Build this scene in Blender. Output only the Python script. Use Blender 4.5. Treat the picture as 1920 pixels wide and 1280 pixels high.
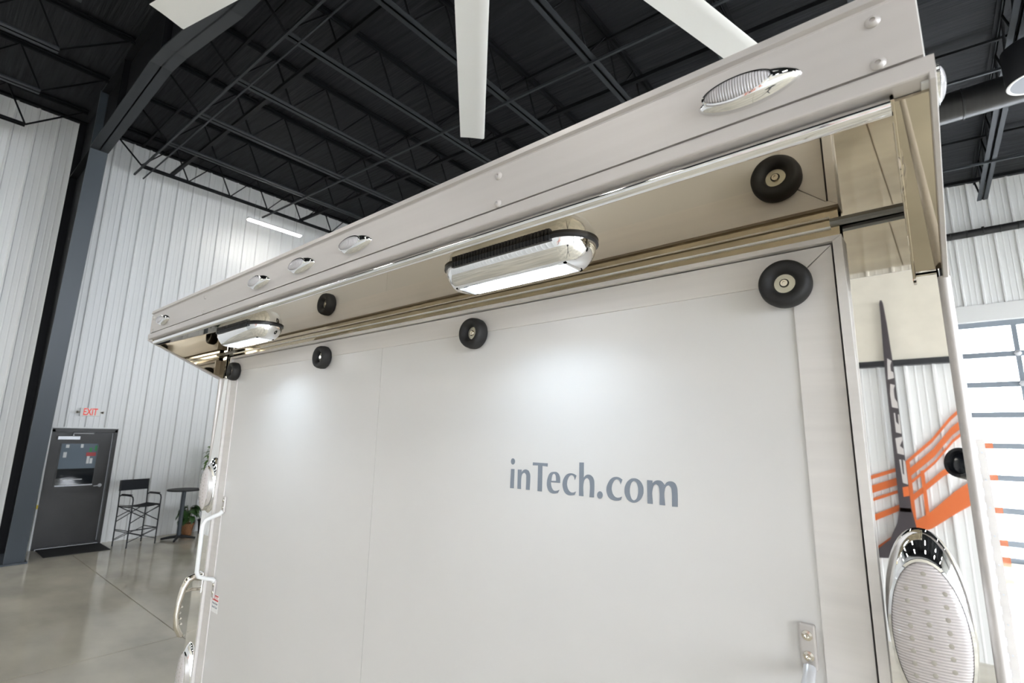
import bpy, bmesh, math, random
from mathutils import Vector, Matrix

for o in list(bpy.data.objects):
    bpy.data.objects.remove(o, do_unlink=True)
scene = bpy.context.scene
COL = scene.collection
random.seed(7)

# ------------------------------------------------------------------ camera
cd = bpy.data.cameras.new('camera')
cam = bpy.data.objects.new('camera', cd)
COL.objects.link(cam)
CAM = Vector((1.2520, -0.93536, 2.17417))
RIGHT = Vector((0.771907, 0.635486, 0.017804))
UP = Vector((0.104438, -0.154383, 0.982476))
FWD = Vector((-0.627098, 0.756520, 0.185539))
cam.matrix_world = Matrix(((RIGHT.x, UP.x, -FWD.x, CAM.x), (RIGHT.y, UP.y, -FWD.y, CAM.y),
                           (RIGHT.z, UP.z, -FWD.z, CAM.z), (0, 0, 0, 1)))
cd.sensor_width = 36.0
cd.lens = 937.32 / 1920 * 36.0
cd.clip_start = 0.02
cd.clip_end = 200
cd.dof.use_dof = True
cd.dof.focus_distance = 1.25
cd.dof.aperture_fstop = 7.0
scene.camera = cam

# ------------------------------------------------------------------ sky and exposure
w = bpy.data.worlds.new('sky')
scene.world = w
w.use_nodes = True
bg = w.node_tree.nodes['Background']
bg.inputs['Color'].default_value = (0.96, 0.98, 1.0, 1)
bg.inputs['Strength'].default_value = 25.0
vs = scene.view_settings
vs.view_transform = 'Standard'
vs.look = 'None'
vs.gamma = 1.0
vs.use_curve_mapping = False
vs.exposure = 0.0
# daylight enters through the glazed overhead doors: one on the far wall, three added on the unseen right wall
def portal(loc, rot, sx, sy):
    l = bpy.data.lights.new('door_daylight', 'AREA'); l.shape = 'RECTANGLE'; l.size = sx; l.size_y = sy
    l.cycles.is_portal = True
    o = bpy.data.objects.new('door_daylight', l); COL.objects.link(o); o.location = loc; o.rotation_euler = rot
    return o
portal((3.26, 12.86, 2.3), (-math.pi / 2, 0, 0), 5.25, 4.6)
ADDED_DOORS = (-6.9, -0.9, 5.1)
for y_ in ADDED_DOORS:
    portal((12.16, y_ + 2.625, 2.3), (math.pi / 2, 0, math.pi / 2), 5.25, 4.6)
STRIP_POWER = 95.0
FLOOD_POWER = 8.0

# ------------------------------------------------------------------ materials
MATS = {}
def mat(name, color, rough=0.5, metal=0.0, emit=None, estr=0.0, alpha=None, noise=None, bump=None, coat=0.0, trans=0.0, spec=None):
    m = bpy.data.materials.new(name)
    m.use_nodes = True
    nt = m.node_tree
    b = nt.nodes['Principled BSDF']
    b.inputs['Base Color'].default_value = (*color, 1)
    b.inputs['Roughness'].default_value = rough
    b.inputs['Metallic'].default_value = metal
    if coat: b.inputs['Coat Weight'].default_value = coat
    if trans: b.inputs['Transmission Weight'].default_value = trans
    if spec is not None: b.inputs['Specular IOR Level'].default_value = spec
    if emit:
        b.inputs['Emission Color'].default_value = (*emit, 1)
        b.inputs['Emission Strength'].default_value = estr
    tc = None
    if noise or bump:
        tc = nt.nodes.new('ShaderNodeTexCoord')
    if noise:   # (scale vec, detail, darker factor, lo, hi)
        mp = nt.nodes.new('ShaderNodeMapping'); mp.inputs['Scale'].default_value = noise[0]
        nt.links.new(tc.outputs['Object'], mp.inputs['Vector'])
        nz = nt.nodes.new('ShaderNodeTexNoise'); nz.inputs['Scale'].default_value = 1.0; nz.inputs['Detail'].default_value = noise[1]
        nt.links.new(mp.outputs[0], nz.inputs['Vector'])
        rp = nt.nodes.new('ShaderNodeValToRGB')
        rp.color_ramp.elements[0].position = noise[3]; rp.color_ramp.elements[1].position = noise[4]
        c2 = [min(1, c * noise[2]) for c in color] if not isinstance(noise[2], tuple) else noise[2]
        rp.color_ramp.elements[0].color = (*c2, 1); rp.color_ramp.elements[1].color = (*color, 1)
        nt.links.new(nz.outputs[0], rp.inputs[0]); nt.links.new(rp.outputs[0], b.inputs['Base Color'])
    if bump:    # (scale vec, detail, strength, distance)
        mp = nt.nodes.new('ShaderNodeMapping'); mp.inputs['Scale'].default_value = bump[0]
        nt.links.new(tc.outputs['Object'], mp.inputs['Vector'])
        nz = nt.nodes.new('ShaderNodeTexNoise'); nz.inputs['Scale'].default_value = 1.0; nz.inputs['Detail'].default_value = bump[1]
        nt.links.new(mp.outputs[0], nz.inputs['Vector'])
        bn = nt.nodes.new('ShaderNodeBump'); bn.inputs['Strength'].default_value = bump[2]; bn.inputs['Distance'].default_value = bump[3]
        nt.links.new(nz.outputs[0], bn.inputs['Height']); nt.links.new(bn.outputs[0], b.inputs['Normal'])
    MATS[name] = m
    return m

def ridged(name, color, axis, scale, rough=0.12, strength=0.5):
    """clear lens plastic with moulded ridges: bands as bump"""
    m = mat(name, color, rough, coat=0.6)
    nt = m.node_tree; b = nt.nodes['Principled BSDF']
    tc = nt.nodes.new('ShaderNodeTexCoord')
    wv = nt.nodes.new('ShaderNodeTexWave'); wv.wave_type = 'BANDS'; wv.bands_direction = axis
    wv.inputs['Scale'].default_value = scale
    nt.links.new(tc.outputs['Object'], wv.inputs['Vector'])
    bn = nt.nodes.new('ShaderNodeBump'); bn.inputs['Strength'].default_value = strength; bn.inputs['Distance'].default_value = 0.0015
    nt.links.new(wv.outputs['Fac'], bn.inputs['Height']); nt.links.new(bn.outputs[0], b.inputs['Normal'])
    rp = nt.nodes.new('ShaderNodeValToRGB')
    rp.color_ramp.elements[0].color = (*[c * 0.72 for c in color], 1); rp.color_ramp.elements[1].color = (*color, 1)
    nt.links.new(wv.outputs['Fac'], rp.inputs[0]); nt.links.new(rp.outputs[0], b.inputs['Base Color'])
    return m

def see_through(name, color, tint, fac, rough=0.05):
    m = bpy.data.materials.new(name); m.use_nodes = True
    nt = m.node_tree; nt.nodes.clear()
    out = nt.nodes.new('ShaderNodeOutputMaterial'); mx = nt.nodes.new('ShaderNodeMixShader')
    tr = nt.nodes.new('ShaderNodeBsdfTransparent'); tr.inputs[0].default_value = (*tint, 1)
    pb = nt.nodes.new('ShaderNodeBsdfPrincipled'); pb.inputs['Base Color'].default_value = (*color, 1); pb.inputs['Roughness'].default_value = rough
    mx.inputs[0].default_value = fac
    nt.links.new(tr.outputs[0], mx.inputs[1]); nt.links.new(pb.outputs[0], mx.inputs[2]); nt.links.new(mx.outputs[0], out.inputs[0])
    MATS[name] = m
    return m

mat('white_panel', (0.665, 0.65, 0.635), 0.30, noise=((3, 3, 3), 3, 0.975, 0.35, 0.65))
mat('trailer_white', (0.78, 0.78, 0.77), 0.3)
mat('satin_aluminium', (0.72, 0.69, 0.665), 0.5, 0.15, noise=((2, 2, 60), 4, 0.93, 0.3, 0.7))
mat('fascia_aluminium', (0.54, 0.51, 0.49), 0.4, 0.3, noise=((1.5, 60, 60), 4, 0.95, 0.3, 0.7))
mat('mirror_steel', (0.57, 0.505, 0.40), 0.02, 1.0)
mat('post_steel', (0.82, 0.81, 0.79), 0.015, 1.0)
mat('chrome', (0.86, 0.86, 0.86), 0.04, 1.0)
mat('nickel', (0.66, 0.62, 0.55), 0.14, 1.0)
mat('rubber', (0.012, 0.012, 0.013), 0.62, noise=((60, 60, 60), 2, 0.7, 0.4, 0.6))
mat('black_plastic', (0.014, 0.015, 0.018), 0.35)
mat('black_gap', (0.008, 0.008, 0.008), 0.9)
mat('zinc', (0.62, 0.60, 0.50), 0.3, 0.8)
mat('sealant', (0.26, 0.26, 0.25), 0.6)
ridged('marker_lens', (0.62, 0.60, 0.61), 'X', 95, strength=1.0)
ridged('tail_lens', (0.72, 0.67, 0.66), 'Z', 88, strength=0.7)
mat('led_dot', (0.42, 0.39, 0.34), 0.2)
mat('flood_glow', (1, 1, 1), 0.5, emit=(0.90, 0.94, 1.0), estr=FLOOD_POWER)
mat('flood_lens', (0.75, 0.77, 0.8), 0.1, emit=(0.90, 0.94, 1.0), estr=0.5)
mat('letter_grey', (0.20, 0.225, 0.265), 0.4)
mat('sticker_white', (0.85, 0.85, 0.84), 0.4)
mat('sticker_red', (0.55, 0.03, 0.03), 0.4)
mat('wall_metal', (0.86, 0.865, 0.855), 0.4, noise=((2, 2, 0.6), 3, 0.96, 0.3, 0.7))
mat('wall_plain', (0.74, 0.75, 0.75), 0.5)
mat('cream', (0.80, 0.75, 0.64), 0.6, noise=((4, 4, 4), 4, 0.93, 0.35, 0.65))
mat('steel_blue', (0.050, 0.062, 0.075), 0.45)
mat('steel_dark', (0.009, 0.0095, 0.011), 0.55, spec=0.12)
mat('steel_mid', (0.034, 0.038, 0.043), 0.5, spec=0.2)
mat('insulation', (0.025, 0.0265, 0.030), 0.6, spec=0.1, noise=((1.2, 14, 2), 4, 0.55, 0.3, 0.7), bump=((1.0, 22, 1.0), 3, 0.6, 0.03))
mat('concrete', (0.76, 0.71, 0.585), 0.11, noise=((0.8, 1.4, 1.1), 8, 0.66, 0.32, 0.68), bump=((6, 6, 6), 3, 0.05, 0.002))
mat('joint_filler', (0.20, 0.165, 0.11), 0.8)
mat('pavement', (0.5, 0.5, 0.5), 0.9)
mat('bronze_door', (0.024, 0.023, 0.022), 0.35, noise=((3, 3, 3), 3, 0.75, 0.3, 0.7))
mat('pane_upper', (0.17, 0.21, 0.25), 0.08)
mat('pane_lower', (0.012, 0.015, 0.018), 0.05)
mat('paper', (0.75, 0.76, 0.75), 0.7)
mat('poster_red', (0.45, 0.08, 0.08), 0.7)
mat('poster_green', (0.06, 0.30, 0.10), 0.7)
mat('light_metal', (0.68, 0.69, 0.72), 0.35, 0.5)
mat('exit_white', (0.85, 0.84, 0.80), 0.4)
mat('exit_red', (0.8, 0.05, 0.03), 0.4, emit=(1.0, 0.10, 0.05), estr=0.25)
mat('mat_fibre', (0.022, 0.022, 0.022), 0.95, bump=((90, 90, 90), 2, 0.8, 0.01))
mat('chair_black', (0.013, 0.014, 0.016), 0.5)
mat('canvas_black', (0.014, 0.016, 0.02), 0.9, bump=((120, 120, 120), 2, 0.4, 0.003))
mat('terracotta', (0.33, 0.15, 0.06), 0.7, noise=((40, 40, 80), 2, 0.7, 0.4, 0.6))
mat('soil', (0.03, 0.02, 0.012), 0.9)
mat('leaf_dark', (0.05, 0.13, 0.03), 0.4, noise=((12, 12, 12), 3, 0.55, 0.35, 0.65))
mat('leaf_light', (0.14, 0.27, 0.05), 0.45, noise=((14, 14, 14), 3, 0.6, 0.35, 0.65))
mat('stem', (0.12, 0.12, 0.04), 0.7)
mat('fan_white', (0.90, 0.89, 0.85), 0.4)
mat('fan_grey', (0.35, 0.36, 0.37), 0.4)
mat('strip_glow', (1, 1, 1), 0.5, emit=(1.0, 0.98, 0.95), estr=STRIP_POWER)
mat('strip_glow_soft', (1, 1, 1), 0.5, emit=(1.0, 0.965, 0.90), estr=42.0)
mat('duct_black', (0.02, 0.02, 0.021), 0.4, noise=((30, 2, 2), 2, 0.8, 0.4, 0.6))
mat('diffuser', (0.75, 0.75, 0.74), 0.6)
mat('door_frame_blue', (0.22, 0.25, 0.29), 0.5)
see_through('clear_pane', (0.9, 0.95, 1.0), (0.95, 0.97, 1.0), 0.05)
see_through('orange_clear', (0.9, 0.28, 0.10), (0.97, 0.93, 0.9), 0.45)  # orange colour stands in for a reflection on the clear flap
mat('orange', (0.72, 0.16, 0.035), 0.5)
mat('stick_dark', (0.055, 0.045, 0.05), 0.5)
mat('stick_pale', (0.62, 0.58, 0.56), 0.5)
mat('lens_glass', (0.01, 0.012, 0.016), 0.03)
mat('yellow', (0.85, 0.65, 0.02), 0.5)
mat('tyre', (0.015, 0.015, 0.015), 0.8)

# ------------------------------------------------------------------ mesh helpers
class MB:
    def __init__(s): s.v = []; s.f = []
    def add(s, vs, fs):
        n = len(s.v); s.v += [tuple(p) for p in vs]; s.f += [tuple(i + n for i in f) for f in fs]; return s
    def box(s, x0, x1, y0, y1, z0, z1):
        vs = [(x, y, z) for x in (x0, x1) for y in (y0, y1) for z in (z0, z1)]
        return s.add(vs, [(0, 1, 3, 2), (4, 6, 7, 5), (0, 4, 5, 1), (2, 3, 7, 6), (0, 2, 6, 4), (1, 5, 7, 3)])
    def prism(s, poly, axis, a, b):
        """extrude a 2-D polygon; axis x: poly=(y,z); y: poly=(x,z); z: poly=(x,y)"""
        n = len(poly)
        def P(p, t):
            return (t, p[0], p[1]) if axis == 'x' else (p[0], t, p[1]) if axis == 'y' else (p[0], p[1], t)
        vs = [P(p, a) for p in poly] + [P(p, b) for p in poly]
        fs = [tuple(range(n)), tuple(range(2 * n - 1, n - 1, -1))] + [(i, (i + 1) % n, n + (i + 1) % n, n + i) for i in range(n)]
        return s.add(vs, fs)
    def tube(s, path, r, n=10, closed_ends=True):
        path = [Vector(p) for p in path]
        rs = r if isinstance(r, (list, tuple)) else [r] * len(path)
        vs = []; prev = None
        for i, p in enumerate(path):
            t = (path[min(i + 1, len(path) - 1)] - path[max(i - 1, 0)]).normalized()
            if prev is None:
                a = Vector((0, 0, 1)) if abs(t.z) < 0.9 else Vector((1, 0, 0))
                u = t.cross(a).normalized()
            else:
                u = (prev - t * prev.dot(t)).normalized()
            prev = u; v = t.cross(u)
            for k in range(n):
                an = 2 * math.pi * k / n
                vs.append(p + (u * math.cos(an) + v * math.sin(an)) * rs[i])
        fs = []
        for i in range(len(path) - 1):
            for k in range(n):
                fs.append((i * n + k, i * n + (k + 1) % n, (i + 1) * n + (k + 1) % n, (i + 1) * n + k))
        if closed_ends:
            fs.append(tuple(range(n - 1, -1, -1))); fs.append(tuple(range((len(path) - 1) * n, len(path) * n)))
        return s.add(vs, fs)
    def lathe(s, prof, origin=(0, 0, 0), axis=(0, 0, 1), n=32):
        """prof: (radius, height along axis)"""
        ax = Vector(axis).normalized(); a = Vector((0, 0, 1)) if abs(ax.z) < 0.9 else Vector((1, 0, 0))
        u = ax.cross(a).normalized(); v = ax.cross(u); o = Vector(origin)
        vs = []; fs = []
        for r, h in prof:
            for k in range(n):
                an = 2 * math.pi * k / n
                vs.append(o + ax * h + (u * math.cos(an) + v * math.sin(an)) * max(r, 1e-5))
        for i in range(len(prof) - 1):
            for k in range(n):
                fs.append((i * n + k, i * n + (k + 1) % n, (i + 1) * n + (k + 1) % n, (i + 1) * n + k))
        fs.append(tuple(range(n))); fs.append(tuple(range((len(prof) - 1) * n, len(prof) * n)))
        return s.add(vs, fs)
    def loft(s, rings, cap=True):
        n = len(rings[0]); vs = [p for r in rings for p in r]; fs = []
        for i in range(len(rings) - 1):
            for k in range(n):
                fs.append((i * n + k, i * n + (k + 1) % n, (i + 1) * n + (k + 1) % n, (i + 1) * n + k))
        if cap:
            fs.append(tuple(range(n))); fs.append(tuple(range((len(rings) - 1) * n, len(rings) * n)))
        return s.add(vs, fs)
    def data(s, name, m, smooth=False, angle=35):
        me = bpy.data.meshes.new(name)
        me.from_pydata(s.v, [], s.f)
        bm = bmesh.new(); bm.from_mesh(me)
        bmesh.ops.recalc_face_normals(bm, faces=bm.faces); bm.to_mesh(me); bm.free()
        if smooth:
            me.shade_smooth(); me.set_sharp_from_angle(angle=math.radians(angle))
        me.materials.append(MATS[m])
        return me
    def build(s, name, m, parent=None, smooth=False, bevel=0.0, angle=35):
        return place(name, s.data(name, m, smooth, angle), parent, bevel=bevel)

def place(name, me, parent=None, loc=None, rot=None, bevel=0.0):
    o = bpy.data.objects.new(name, me); COL.objects.link(o)
    if parent is not None: o.parent = parent
    if loc is not None: o.location = loc
    if rot is not None: o.rotation_euler = rot
    if bevel:
        md = o.modifiers.new('bevel', 'BEVEL'); md.width = bevel; md.segments = 2; md.limit_method = 'ANGLE'
    return o

def empty(name, loc=(0, 0, 0), rz=0.0):
    o = bpy.data.objects.new(name, None); COL.objects.link(o); o.location = loc; o.rotation_euler = (0, 0, rz)
    o.empty_display_size = 0.05
    return o

def tag(o, label, cat, group=None, kind=None):
    o['label'] = label; o['category'] = cat
    if group: o['group'] = group
    if kind: o['kind'] = kind
    return o

def copy_tree(o, parent=None):
    c = o.copy(); COL.objects.link(c); c.parent = parent
    for ch in list(o.children): copy_tree(ch, c)
    return c

def text_mesh(body, size, m, align='CENTER', bold=0.0, depth=0.0006, shear=0.0):
    """flat lettering in its own x-y plane, as mesh data"""
    cu = bpy.data.curves.new('lettering', 'FONT'); cu.body = body; cu.size = size; cu.align_x = align; cu.align_y = 'CENTER'
    cu.offset = bold; cu.extrude = depth; cu.shear = shear
    t = bpy.data.objects.new('lettering_tmp', cu); COL.objects.link(t)
    dg = bpy.context.evaluated_depsgraph_get(); dg.update()
    me = bpy.data.meshes.new_from_object(t.evaluated_get(dg))
    bpy.data.objects.remove(t, do_unlink=True)
    me.materials.clear(); me.materials.append(MATS[m])
    return me

# ================================================================== THE BUILDING
XW, YF, YB, XR = -11.414, 12.7, -7.8, 12.0      # left wall, far wall, wall behind, right wall
def roof(x): return 8.28 - 0.05 * (x - XW)

def structure(o, label, cat):
    return tag(o, label, cat, kind='structure')

# floor: concrete slabs between saw-cut joints
floor = structure(MB().box(XW - 0.3, XR + 0.3, YB - 0.3, YF + 0.3, -0.25, -0.012).build('floor', 'joint_filler'), 'polished grey concrete floor with thin saw-cut joints', 'floor')
fx = [XW - 0.3, -5.2, 0.9, 7.0, XR + 0.3]; fy = [YB - 0.3, -3.3, 1.36, 6.0, YF + 0.3]
for i in range(4):
    for j in range(4):
        MB().box(fx[i] + 0.006, fx[i + 1] - 0.006, fy[j] + 0.006, fy[j + 1] - 0.006, -0.02, 0.0).build('floor_slab', 'concrete', floor)
structure(MB().box(-30, 30, YF + 0.3, 45, -0.3, -0.05).build('outdoor_pavement', 'pavement'), 'pale sunlit pavement outside the glazed overhead door', 'pavement')

# ribbed metal liner panels, one mesh shared by every sheet
prof = [(0, 0), (0.012, 0), (0.026, 0.030), (0.050, 0.030), (0.064, 0), (0.135, 0), (0.141, .005), (0.155, .005), (0.161, 0),
        (0.225, 0), (0.231, .005), (0.245, .005), (0.251, 0), (0.3045, 0), (0.3045, -0.008), (0, -0.008)]
PANEL = MB().prism([(b, a) for a, b in prof], 'z', 0, 1).data('wall_panel', 'wall_metal')
PW = 0.305
def panel(parent, loc, rz, z0, z1):
    o = place('wall_panel', PANEL, parent, (loc[0], loc[1], z0), (0, 0, rz)); o.scale = (1, 1, z1 - z0); return o

wl = structure(MB().box(XW - 0.30, XW - 0.16, YB - 0.3, YF + 0.3, -0.05, 8.6).build('wall_left', 'wall_plain'), 'white ribbed metal side wall with the exit door', 'wall')
y = YB + 0.02; k = 0
DY0, DY1 = 0.945, 1.905
while y < YF:
    over = y + PW > DY0 - 0.02 and y < DY1 + 0.02
    if over:
        o = panel(wl, (XW, y), 0, 2.19, roof(XW) + 0.05)
        if y < DY0 - 0.03:
            a = (DY0 - 0.03 - y) / PW; q = panel(wl, (XW, y), 0, 0, 2.185); q.scale.y = a
        if y + PW > DY1 + 0.03:
            a = (y + PW - DY1 - 0.03) / PW; q = panel(wl, (XW, DY1 + 0.03), 0, 0, 2.185); q.scale.y = a
    else:
        panel(wl, (XW, y), 0, 0, roof(XW) + 0.05)
    y += PW

GX0, GX1, GZ = 0.635, 5.885, 4.60
wb = empty('wall_back', (0, YF, 0)); structure(wb, 'white ribbed metal end wall above the overhead door', 'wall')
def wbp(bm, name, m): 
    o = bm.build(name, m, wb); o.location = (0, -YF, 0); return o
wbp(MB().box(XW - 0.3, GX0, YF + 0.03, YF + 0.3, -0.05, 8.5), 'backing', 'wall_plain')
wbp(MB().box(GX1, XR + 0.3, YF + 0.03, YF + 0.3, -0.05, 8.0), 'backing', 'wall_plain')
wbp(MB().box(GX0, GX1, YF + 0.03, YF + 0.3, GZ + 0.02, 8.0), 'backing', 'wall_plain')
x = XW + 0.03
while x < XR - 0.2:
    z0 = GZ + 0.36 if (x + PW > GX0 - 0.05 and x < GX1 + 0.05) else 0
    o = panel(wb, (x, 0), -math.pi / 2, z0, roof(x) + 0.05)
    x += PW
wbp(MB().box(GX0 - 0.08, GX1 + 0.08, YF - 0.03, YF + 0.02, GZ + 0.02, GZ + 0.36), 'header_trim', 'trailer_white')
wr = empty('wall_right', (XR, 0, 0)); structure(wr, 'plain white wall with three glazed doors on the right side of the hall', 'wall')
def wrp(bm, name, m):
    o = bm.build(name, m, wr); o.location = (-XR, 0, 0); return o
edges = [YB - 0.3] + [e for y_ in ADDED_DOORS for e in (y_, y_ + 5.25)] + [YF + 0.3]
for i in range(0, len(edges), 2): wrp(MB().box(XR, XR + 0.2, edges[i], edges[i + 1], -0.05, 7.6), 'pier', 'wall_plain')
wrp(MB().box(XR, XR + 0.2, YB - 0.3, YF + 0.3, 4.60, 7.6), 'upper_wall', 'wall_plain')
structure(MB().box(XR + 0.25, 40, -40, 12.9, -0.3, -0.05).build('outdoor_apron', 'pavement'), 'pale pavement outside the right-hand doors', 'pavement')

# wall behind the photographer: ribbed below, cream above a black trim line (seen mirrored in the polished corner post)
wf = empty('wall_front', (0, YB, 0)); structure(wf, 'wall mirrored in the polished post, ribbed below and cream above', 'wall')
def wfp(bm, name, m, **kw):
    o = bm.build(name, m, wf, **kw); o.location = (0, -YB, 0); return o
wfp(MB().box(XW - 0.3, XR + 0.3, YB - 0.3, YB - 0.02, -0.05, 8.5), 'backing', 'wall_plain')
wfp(MB().box(XW, XR, YB - 0.02, YB + 0.05, 3.66, 5.2), 'cream_panel', 'cream')
wfp(MB().box(XW, XR, YB - 0.02, YB + 0.09, 3.60, 3.68), 'black_trim', 'black_plastic')
x = XW + 0.33
while x < XR:
    panel(wf, (x, 0), math.pi / 2, 0.0, 3.62); x += PW
x = XW + 0.33
while x < XR:
    panel(wf, (x, 0), math.pi / 2, 5.2, roof(x) + 0.05); x += PW

# roof deck with open-web joists
ce = empty('ceiling', (0, 0, 7.5)); structure(ce, 'dark insulated roof with open-web steel joists', 'ceiling')
def cep(bm, name, m, **kw):
    o = bm.build(name, m, ce, **kw); o.location = (0, 0, -7.5); return o
cep(MB().prism([(XW - 0.3, roof(XW - 0.3)), (XR + 0.3, roof(XR + 0.3)), (XR + 0.3, roof(XR + 0.3) + 0.25), (XW - 0.3, roof(XW - 0.3) + 0.25)], 'y', YB - 0.3, YF + 0.3), 'roof_insulation', 'insulation')
JX = [-10.75, -9.15, -7.6, -6.12, -4.6, -3.14, -1.69, -0.26, 1.12, 2.50, 3.95, 5.4, 6.85, 8.3, 9.75, 11.2]
for jx in JX:
    zt, zb = roof(jx) - 0.03, roof(jx) - 0.75
    for (ya, yb_) in ((YB + 0.1, 0.50), (0.70, YF - 0.1)):
        b0, b1 = ya + (0.75 if ya > 0 else 0.6), yb_ - 0.8
        m = MB().box(jx - 0.06, jx - 0.008, ya, yb_, zt - 0.012, zt).box(jx + 0.008, jx + 0.06, ya, yb_, zt - 0.012, zt)
        m.box(jx - 0.018, jx - 0.008, ya, yb_, zt - 0.06, zt).box(jx + 0.008, jx + 0.018, ya, yb_, zt - 0.06, zt)
        j = cep(m, 'joist', 'steel_dark')
        cw = 0.055 if jx < -10 else 0.078
        m = MB().box(jx - cw, jx - 0.008, b0, b1, zb, zb + 0.01).box(jx + 0.008, jx + cw, b0, b1, zb, zb + 0.01)
        m.box(jx - 0.018, jx - 0.008, b0, b1, zb, zb + 0.055).box(jx + 0.008, jx + 0.018, b0, b1, zb, zb + 0.055)
        m.build('bottom_chord', 'steel_mid' if jx > -10 else 'steel_dark', j)
        mw = MB(); n = int(round((b1 - b0) / 0.9)); st = (b1 - b0) / n
        mw.tube([(jx, ya + 0.05, zt - 0.03), (jx, b0, zb + 0.03)], 0.016, 6)
        for q in range(n):
            yy = b0 + q * st
            mw.tube([(jx, yy, zb + 0.03), (jx, yy + st * 0.62, zt - 0.03)], 0.013, 6)
            mw.tube([(jx, yy + st * 0.62, zt - 0.03), (jx, yy + st, zb + 0.03)], 0.015, 6)
        mw.tube([(jx, b1, zb + 0.03), (jx, yb_ - 0.05, zt - 0.03)], 0.016, 6)
        mw.build('web', 'steel_dark', j)
def slope_bar(name, ys, dz, r, x0, x1, m='steel_dark'):
    for yy in ys:
        a = MB(); hw = r
        a.prism([(x0, roof(x0) - dz - hw), (x1, roof(x1) - dz - hw), (x1, roof(x1) - dz + hw), (x0, roof(x0) - dz + hw)], 'y', yy - hw, yy + hw)
        cep(a, name, m)
slope_bar('bridging_bar', (1.46, 4.15, 7.2, 10.0, -2.2, -5.0), 0.77, 0.016, XW + 0.15, XR - 0.1, 'steel_mid')
slope_bar('bridging_bar', (1.62,), 0.80, 0.010, XW + 0.15, XR - 0.1, 'steel_mid')
slope_bar('bridging_bar', (1.52, 4.6, 7.6, 10.4, -2.0, -4.8), 0.10, 0.018, XW + 0.15, XR - 0.1)
slope_bar('sprinkler_pipe', (2.05, 5.0), 0.60, 0.030, XW + 0.4, XR - 0.4)
slope_bar('bridging_bar', (11.2,), 0.55, 0.03, XW + 0.1, XR - 0.1)
cep(MB().box(XW, XW + 0.10, YB, YF, roof(XW) - 0.05, roof(XW) + 0.05), 'eave_strut', 'steel_dark')

# main beams across the hall and the column that carries one of them
def roof_beam(yc, label):
    b = empty('roof_beam', (0, yc, 6.5)); tag(b, label, 'beam', 'main steel beams across the hall')
    bot = [(-9.62, 7.02), (-6.3, 7.02), (-5.7, 6.92), (-3.9, 6.47), (-2.0, 6.25), (XR - 0.05, 5.75)]
    top = [(XR - 0.05, roof(XR) - 0.04), (-9.62, roof(-9.62) - 0.04)]
    def bp(bm, nm, m):
        o = bm.build(nm, m, b); o.location = (0, -yc, -6.5)
    bp(MB().prism(bot + top, 'y', yc - 0.009, yc + 0.009), 'web', 'steel_dark')
    fl = MB()
    up = [(px, pz + 0.022) for px, pz in bot]
    fl.prism(bot + up[::-1], 'y', yc - 0.13, yc + 0.13)
    bp(fl, 'bottom_flange', 'steel_mid')
    tt = [(-9.62, roof(-9.62) - 0.06), (XR - 0.05, roof(XR) - 0.06), (XR - 0.05, roof(XR) - 0.02), (-9.62, roof(-9.62) - 0.02)]
    bp(MB().prism(tt, 'y', yc - 0.11, yc + 0.11), 'top_flange', 'steel_dark')
    for xs in (-8.2, -6.0, -3.9, -1.0, 2.0, 5.0):
        zb = 6.25 - 0.036 * (xs + 2) if xs > -2 else (7.05 if xs < -5.9 else 6.5)
        bp(MB().box(xs - 0.008, xs + 0.008, yc - 0.10, yc + 0.10, zb, roof(xs) - 0.06), 'stiffener', 'steel_dark')
    return b
def steel_column(yc, label):
    c = empty('steel_column', (-10.6, yc, 0)); tag(c, label, 'column', 'steel wall columns')
    def cp(bm, nm, m):
        o = bm.build(nm, m, c); o.location = (10.6, -yc, 0)
    fr = [(-10.33, 0.0), (-9.62, 7.02), (-9.62, roof(-9.62) - 0.04), (-9.645, roof(-9.62) - 0.04), (-9.645, 7.02), (-10.355, 0.0)]
    cp(MB().prism(fr, 'y', yc - 0.125, yc + 0.125), 'front_flange', 'steel_blue')
    cp(MB().prism([(-10.35, 0.0), (-9.64, 7.02), (-9.64, roof(-9.62) - 0.05), (-11.33, roof(-11.3) - 0.05), (-11.33, 0)], 'y', yc - 0.01, yc + 0.01), 'web', 'steel_dark')
    cp(MB().box(-11.36, -11.33, yc - 0.125, yc + 0.125, 0, roof(-11.3) - 0.04), 'back_flange', 'steel_dark')
    cp(MB().prism([(-11.3, 7.02), (-9.62, 7.02), (-9.62, 7.045), (-11.3, 7.045)], 'y', yc - 0.12, yc + 0.12), 'cap_plate', 'steel_dark')
    cp(MB().box(-11.37, -10.28, yc - 0.16, yc + 0.16, 0, 0.025), 'base_plate', 'steel_blue')
    for dy in (-0.06, 0.06):
        cp(MB().lathe([(0.018, 0), (0.018, 0.03), (0, 0.03)], (-9.615, yc + dy, 7.2), (1, 0, 0), 6), 'bolt', 'light_metal')
    return c
roof_beam(0.60, 'dark steel beam rising from the slate blue column, above the fan')
roof_beam(-7.2, 'dark steel beam beside the wall behind the photographer')
steel_column(0.60, 'slate blue steel column standing left of the exit door')

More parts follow.
